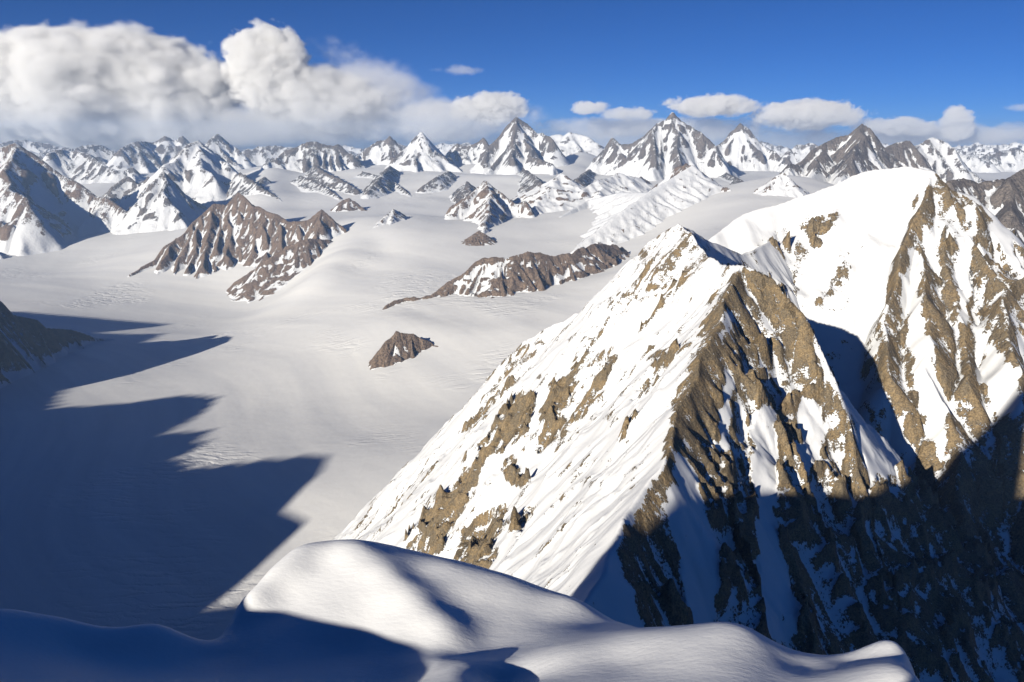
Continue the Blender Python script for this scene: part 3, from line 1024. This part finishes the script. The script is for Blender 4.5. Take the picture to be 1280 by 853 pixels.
peak([[(442, 202, 26000), (455, 188, 26500), (472, 176, 26500), (487, 169, 26500), (500, 183, 26300), (508, 198, 26000)]], 'blunt grey rock peak streaked with snow left of a white pyramid', rock=0.25, S=1.0)
peak([[(486, 211, 23800), (505, 188, 24200), (527, 164, 24500), (541, 183, 24300), (556, 196, 24000), (573, 210, 23500), (584, 227, 22800)]], 'white snow pyramid with a long smooth left edge and rocky right ridge', rock=-0.1, S=0.9)
peak([[(453, 214, 22800), (475, 220, 21800), (494, 228, 20800), (507, 238, 19700), (517, 249, 19000)]], 'long thin rock rib between two flat snow basins', rock=0.7, S=0.75, apron=18)
peak([[(560, 190, 25500), (571, 179, 25800), (588, 181, 25800), (604, 171, 25800), (613, 185, 25500), (600, 215, 23800), (590, 226, 23200)]], 'jagged grey ridge leading up to the tallest pyramid', rock=0.25, S=1.0)
peak([[(606, 198, 23000), (623, 172, 23600), (634, 157, 23800), (645, 145, 24000), (658, 154, 24000), (678, 166, 23800), (691, 173, 23500)], [(645, 147, 24000), (640, 175, 23200), (642, 199, 22300)], [(655, 165, 23600), (662, 194, 22700), (691, 205, 22000), (690, 215, 21700)]],
     'tall sharp rock and snow pyramid standing highest on the skyline', rock=0.25, S=1.05, sp=0.3)
peak([[(457, 292, 13800), (476, 276, 14100), (492, 261, 14500), (502, 266, 14800), (512, 272, 14900)], [(492, 261, 14500), (489, 278, 14000), (486, 288, 13600)]], 'small snow tip with a dark right side rising from the glacier', rock=-0.3, S=0.8, apron=12)
peak([[(560, 268, 14600), (578, 252, 14900), (592, 240, 15200), (606, 225, 15500), (620, 236, 15300), (634, 247, 15100), (646, 256, 14900), (657, 250, 14900), (664, 264, 14600)], [(606, 225, 15500), (614, 242, 14800), (611, 258, 14200), (606, 275, 13500), (603, 288, 13000)]],
     'white tent shaped peak with a dark rock edge in the middle of the snowfields', rock=-0.25, S=0.85, sp=0.5)
peak([[(584, 305, 12300), (592, 293, 12450), (599, 288, 12500), (606, 294, 12450)]], 'tiny dark rock knob poking out of the snow below the tent shaped peak', rock=1.2, S=0.7, cat='rock outcrop', name='rock_outcrop', apron=5, res=12, depth=1)
peak([[(668, 175, 27500), (690, 169, 28000), (712, 165, 28000), (726, 168, 28000), (745, 178, 27500)]], 'rounded white snow hill right of the tallest pyramid', rock=-0.35, S=0.7)
peak([[(664, 262, 15000), (684, 237, 15800), (702, 216, 16500), (714, 227, 16300), (728, 237, 16000), (741, 229, 16400), (754, 223, 16700), (772, 216, 17200), (800, 222, 17500)], [(754, 224, 16700), (748, 250, 15400), (735, 275, 14000)]],
     'white slope rising to a small dark pointed tip with a rocky ridge on its right', rock=-0.45, S=0.6, sp=0.55)
peak([[(745, 205, 22500), (765, 171, 23000), (775, 180, 22800), (788, 180, 22600), (805, 169, 22500), (822, 153, 22300), (832, 150, 22300), (840, 139, 22400), (850, 150, 22400), (859, 156, 22400), (878, 166, 22200), (895, 182, 22000), (905, 205, 21500)],
      [(822, 153, 22300), (818, 180, 21500), (815, 212, 20600)], [(840, 141, 22400), (846, 180, 21500), (850, 205, 20800)], [(765, 173, 23000), (785, 200, 22000), (800, 220, 21200)]],
     'twin topped jagged white and grey summit, second highest on the skyline', rock=0.0, S=1.1, sp=0.3)
peak([[(846, 208, 15800), (858, 203, 15600), (868, 208, 15300), (887, 224, 14700), (913, 236, 14200), (933, 262, 13300)], [(858, 205, 15600), (862, 240, 14300), (890, 272, 12700)]],
     'dark jagged rock ridge descending behind the snow shoulder', rock=0.25, S=0.9, sp=0.35)
peak([[(885, 190, 25500), (908, 173, 26000), (925, 153, 26300), (936, 160, 26300), (945, 172, 26200), (962, 186, 26000), (985, 196, 25500)]], 'snow topped peak with a shaded blue right shoulder', rock=-0.05, S=1.0)
peak([[(985, 188, 30000), (1000, 180, 30500), (1015, 178, 30500), (1035, 186, 30000)]], 'faint far snow peak left of the dark rock summit', rock=0.0, S=0.9)
peak([[(965, 222, 15800), (985, 205, 16300), (1007, 198, 16800), (1032, 178, 17300), (1048, 170, 17500), (1061, 168, 17500), (1077, 154, 17600), (1088, 160, 17600), (1096, 170, 17600), (1106, 184, 17500), (1122, 178, 17700), (1138, 175, 17900), (1150, 190, 17700)],
      [(1032, 178, 17300), (1020, 210, 16200), (1012, 240, 15200)], [(1077, 156, 17600), (1065, 195, 16300), (1050, 225, 15300)], [(985, 205, 16300), (975, 225, 15500)]],
     'massive dark grey rock summit streaked with snow behind the white dome', rock=0.2, S=1.05, sp=0.3, mat=M_far)
peak([[(940, 258, 13000), (960, 232, 13400), (978, 214, 13700), (995, 234, 13500), (1012, 250, 13200)]], 'small white snow cone below the dark rock summit', rock=-0.6, S=0.8, apron=20)
peak([[(1135, 190, 21500), (1150, 180, 22000), (1167, 171, 22300), (1180, 176, 22300), (1191, 184, 22000), (1203, 205, 21500)]], 'bright white peak right of the dark rock summit', rock=-0.35, S=0.95)
peak([[(1185, 225, 9500), (1205, 222, 9800), (1222, 228, 9900), (1240, 224, 10000), (1258, 222, 10000), (1275, 212, 10200), (1300, 200, 10500), (1350, 190, 10800)], [(1258, 222, 10000), (1262, 260, 9200), (1290, 320, 8200)]],
     'grey rocky mountain peeping out behind the brown face of the dome', rock=0.15, S=0.9, sp=0.2, res=26, mat=M_far)

peak([[(866, 206, 14600), (840, 222, 14100), (812, 240, 13500), (780, 262, 12800), (748, 288, 12200), (718, 312, 11700)], [(812, 240, 13500), (775, 240, 15000), (735, 250, 15300), (700, 270, 14300)]],
     'broad bright white snow shoulder falling towards the brown ridge', rock=-0.95, S=0.66, sp=0.5, depth=1, teeth=0.01, flute=0.02, rough=0.10, grad=0.8, cross=1.2, snowsmooth=0.4, res=32, apron=40, Lk=6, padk=2.4)
# low spurs that divide the snow basins
def low_spur(pix, label, rock=0.1, S=0.8):
    line = []
    for px, py, f in pix:
        x, y, z = hit_glacier(px, py)
        line.append((px, py, math.hypot(x, y) * f))
    peak([line], label, rock=rock + 0.62, S=S, apron=22, teeth=0.12, depth=1, ln=0.9, res=46)


low_spur([(488, 207, 0.90), (478, 217, 0.90), (470, 227, 0.92), (458, 240, 0.96)], 'low snowy spur left of the white pyramid', 0.0)
low_spur([(584, 226, 0.92), (588, 239, 0.92), (596, 252, 0.97)], 'short rock spur at the foot of the jagged grey ridge', 0.2)
low_spur([(640, 199, 0.84), (655, 211, 0.88), (672, 223, 0.90), (690, 239, 0.94), (700, 252, 0.98)], 'long snowy spur falling right from the tallest pyramid', 0.0)
low_spur([(737, 211, 0.87), (722, 223, 0.89), (714, 236, 0.94)], 'small rock spur behind the small dark pointed tip', 0.2)
low_spur([(392, 206, 0.88), (405, 214, 0.89), (425, 223, 0.92), (446, 236, 0.96)], 'thin snow spur below the long dark rock ridge', 0.1)
low_spur([(330, 220, 0.88), (322, 235, 0.91), (316, 250, 0.95)], 'short snowy spur beside the low grey rock spur', 0.0)
low_spur([(802, 220, 0.89), (780, 235, 0.91), (765, 249, 0.94), (752, 262, 0.98)], 'snowy rib running down left from the twin topped summit', 0.0)
low_spur([(900, 212, 0.86), (922, 222, 0.88), (940, 236, 0.93)], 'low rock rib below the snow topped peak with a blue shoulder', 0.2)
low_spur([(562, 213, 0.90), (545, 221, 0.92), (528, 232, 0.96)], 'low snowy rib below the rocky side of the white pyramid', 0.0)
# far range along the horizon, one object for each mountain
rngf = random.Random(77)
for row, (r0, y0_) in enumerate(((33500, 187), (38500, 183), (43000, 181))):
    x = -330.0 + 45 * row
    while x < 1620:
        w = rngf.uniform(42, 75)
        t = y0_ + rngf.uniform(-8, 5)
        r = r0 + rngf.uniform(-1500, 1500)
        pk = [(x - w * 0.8, t + rngf.uniform(9, 15), r - 300), (x - w * 0.35, t + rngf.uniform(2, 8), r), (x, t, r + 200), (x + w * 0.3, t + rngf.uniform(2, 8), r), (x + w * 0.75, t + rngf.uniform(8, 15), r - 300)]
        peak([pk], 'hazy snow peak in the far range along the horizon', rock=rngf.uniform(-0.25, 0.25), S=rngf.uniform(0.85, 1.05), group='hazy peaks of the far range', depth=1, res=95)
        x += w * rngf.uniform(1.1, 1.5)

# ------------------------------------------------------------------ haze
def box(name, lo, hi, mat):
    v = [(x, y, z) for x in (lo[0], hi[0]) for y in (lo[1], hi[1]) for z in (lo[2], hi[2])]
    f = [(0, 1, 3, 2), (4, 6, 7, 5), (0, 4, 5, 1), (2, 3, 7, 6), (0, 2, 6, 4), (1, 5, 7, 3)]
    me = bpy.data.meshes.new(name)
    me.from_pydata(v, [], f)
    me.materials.append(mat)
    o = bpy.data.objects.new(name, me)
    scene.collection.objects.link(o)
    return o


def haze_mat(dens):
    m, N, K = new_mat('haze')
    out = N.new('ShaderNodeOutputMaterial')
    v = N.new('ShaderNodeVolumePrincipled')
    v.inputs['Color'].default_value = (0.45, 0.66, 1.0, 1)
    v.inputs['Density'].default_value = dens
    v.inputs['Anisotropy'].default_value = 0.2
    K.new(v.outputs[0], out.inputs['Volume'])
    return m


def cloud_mat(name, dens, scale, amp, seed, soft, puff):
    m, N, K = new_mat(name)
    out = N.new('ShaderNodeOutputMaterial')
    v = N.new('ShaderNodeVolumePrincipled')
    v.inputs['Color'].default_value = (0.995, 0.995, 0.995, 1)
    v.inputs['Anisotropy'].default_value = 0.0
    tc = N.new('ShaderNodeTexCoord')
    ln = N.new('ShaderNodeVectorMath')
    ln.operation = 'LENGTH'
    K.new(tc.outputs['Object'], ln.inputs[0])
    geo = N.new('ShaderNodeNewGeometry')
    mp = N.new('ShaderNodeMapping')
    mp.inputs['Scale'].default_value = (1 / scale, 1 / scale, 1.35 / scale)
    mp.inputs['Location'].default_value = (seed * 3.7, seed * 1.3, seed * 2.1)
    K.new(geo.outputs['Position'], mp.inputs[0])
    n = N.new('ShaderNodeTexNoise')
    n.inputs['Scale'].default_value = 1.0
    n.inputs['Detail'].default_value = 6
    n.inputs['Roughness'].default_value = 0.62
    K.new(mp.outputs[0], n.inputs['Vector'])

    def math_(op, a, b, c=None):
        q = N.new('ShaderNodeMath')
        q.operation = op
        for j, vv in enumerate((a, b, c)):
            if vv is None:
                continue
            if isinstance(vv, (int, float)):
                q.inputs[j].default_value = vv
            else:
                K.new(vv, q.inputs[j])
        return q.outputs[0]
    n_b = N.new('ShaderNodeTexNoise')
    n_b.inputs['Scale'].default_value = 2.4
    n_b.inputs['Detail'].default_value = 2
    n_b.inputs['Roughness'].default_value = 0.5
    K.new(mp.outputs[0], n_b.inputs['Vector'])
    bil = math_('ABSOLUTE', math_('MULTIPLY_ADD', n_b.outputs[0], 2.0, -1.0), 0.0)
    e = math_('SUBTRACT', 0.86, ln.outputs['Value'])
    e = math_('ADD', e, math_('MULTIPLY', math_('SUBTRACT', n.outputs[0], 0.52), amp))
    e = math_('ADD', e, math_('MULTIPLY', math_('SUBTRACT', bil, 0.2), puff))
    mr = N.new('ShaderNodeMapRange')
    mr.interpolation_type = 'SMOOTHSTEP'
    mr.inputs[1].default_value = 0.0
    mr.inputs[2].default_value = soft
    mr.inputs[3].default_value = 0.0
    mr.inputs[4].default_value = dens
    K.new(e, mr.inputs[0])
    # fade to nothing at the hull
    fade = N.new('ShaderNodeMapRange')
    fade.inputs[1].default_value = 0.98
    fade.inputs[2].default_value = 0.8
    K.new(ln.outputs['Value'], fade.inputs[0])
    K.new(math_('MULTIPLY', mr.outputs[0], fade.outputs[0]), v.inputs['Density'])
    K.new(v.outputs[0], out.inputs['Volume'])
    m.cycles.volume_step_rate = 0.5
    return m


def ico(name, sub=3):
    import bmesh
    bm = bmesh.new()
    bmesh.ops.create_icosphere(bm, subdivisions=sub, radius=1.0)
    me = bpy.data.meshes.new(name)
    bm.to_mesh(me)
    bm.free()
    return me


HAZE_END = 47000
hz = box('haze', (-65000, -9000, -1600), (65000, HAZE_END, 3250), haze_mat(1.4e-5))
tag(hz, kind='stuff')

CL = 58000.0


def cloud(px, py, wpx, hpx, label, dens, scale, amp, soft, seed, r=CL, dp=0.6, group=None, rot=0, puff=0.5):
    d_ = ray(px, py)
    c = np.array([0, 0, CAMZ]) + d_ * (r / d_[1])          # r is the distance straight ahead, well beyond the haze
    m = cloud_mat('cloud_%d' % seed, dens, scale, amp, seed, soft, puff)
    me = ico('cloud')
    me.materials.append(m)
    o = bpy.data.objects.new('cloud', me)
    scene.collection.objects.link(o)
    o.location = [float(v) for v in c]
    u = r / FPX
    o.scale = (wpx * u / 2 / 0.86, min(wpx * u / 2 * dp, 8500), hpx * u / 2 / 0.86)
    o.rotation_euler = (0, rot, 0)
    return tag(o, label, 'cloud', group)


cloud(108, 118, 400, 166, 'huge grey cloud bank with a pale rounded top over the left mountains', 0.0024, 6500, 0.8, 0.14, 1, puff=0.35)
cloud(-80, 124, 400, 165, 'grey cloud mass running out of sight beside the rounded bank', 0.0024, 6500, 0.8, 0.14, 13, puff=0.35)
cloud(180, 160, 700, 68, 'flat mauve cloud base lying on the left skyline', 0.0008, 7000, 0.7, 0.4, 14, dp=0.25, puff=0.2)
cloud(332, 90, 122, 112, 'tall white cloud tower with a pointed top beside the grey bank', 0.0034, 3800, 0.85, 0.12, 2, r=56500, puff=0.4)
cloud(400, 128, 240, 84, 'lower white cloud shoulder trailing right from the pointed tower', 0.0014, 4500, 1.0, 0.22, 15, puff=0.35)
cloud(465, 106, 200, 84, 'thin drawn out cloud veil trailing from the white tower', 0.0004, 3600, 1.8, 0.6, 3, rot=0.35)
cloud(572, 88, 70, 14, 'faint wisp of cloud high above the white pyramid', 0.0005, 1800, 1.8, 0.6, 16)
cloud(530, 150, 300, 56, 'low grey cloud sheet behind the white pyramid', 0.0009, 4000, 1.2, 0.45, 17, dp=0.3)
cloud(612, 135, 100, 42, 'small lumpy cloud behind the tallest pyramid', 0.0028, 1900, 1.3, 0.2, 4)
cloud(738, 135, 56, 18, 'small flat white cloud over the rounded snow hill', 0.0022, 1200, 1.5, 0.25, 5)
cloud(788, 143, 70, 20, 'low puffy cloud beside the twin topped summit', 0.0018, 1300, 1.6, 0.25, 6)
cloud(890, 132, 120, 28, 'long white cloud just right of the twin topped summit', 0.0024, 1500, 1.5, 0.2, 7)
cloud(1012, 143, 150, 38, 'wide white cloud left of the dark rock summit', 0.0024, 1800, 1.5, 0.2, 8)
cloud(1122, 158, 110, 26, 'rounded cloud right of the dark rock summit', 0.0018, 1500, 1.5, 0.2, 9)
cloud(1198, 154, 46, 44, 'small round cloud puff standing above the right skyline', 0.0032, 1700, 1.0, 0.14, 10)
cloud(1285, 134, 70, 12, 'thin cloud sliver high at the right', 0.0006, 1500, 1.5, 0.5, 11)
cloud(830, 160, 420, 30, 'broken white cloud band low behind the twin topped summit', 0.0007, 2400, 2.0, 0.4, 18, dp=0.25, r=60500)
cloud(1180, 168, 420, 32, 'broken white cloud band low behind the dark rock summit', 0.0007, 2400, 2.0, 0.4, 19, dp=0.25, r=60500)
cloud(640, 180, 2600, 50, 'low band of pale cloud lying along the whole horizon', 0.00016, 9000, 0.6, 0.6, 12, r=62000, dp=0.1)
print('TRIANGLES', TRI, 'mountains', len(MOUNTAINS['mountain']))
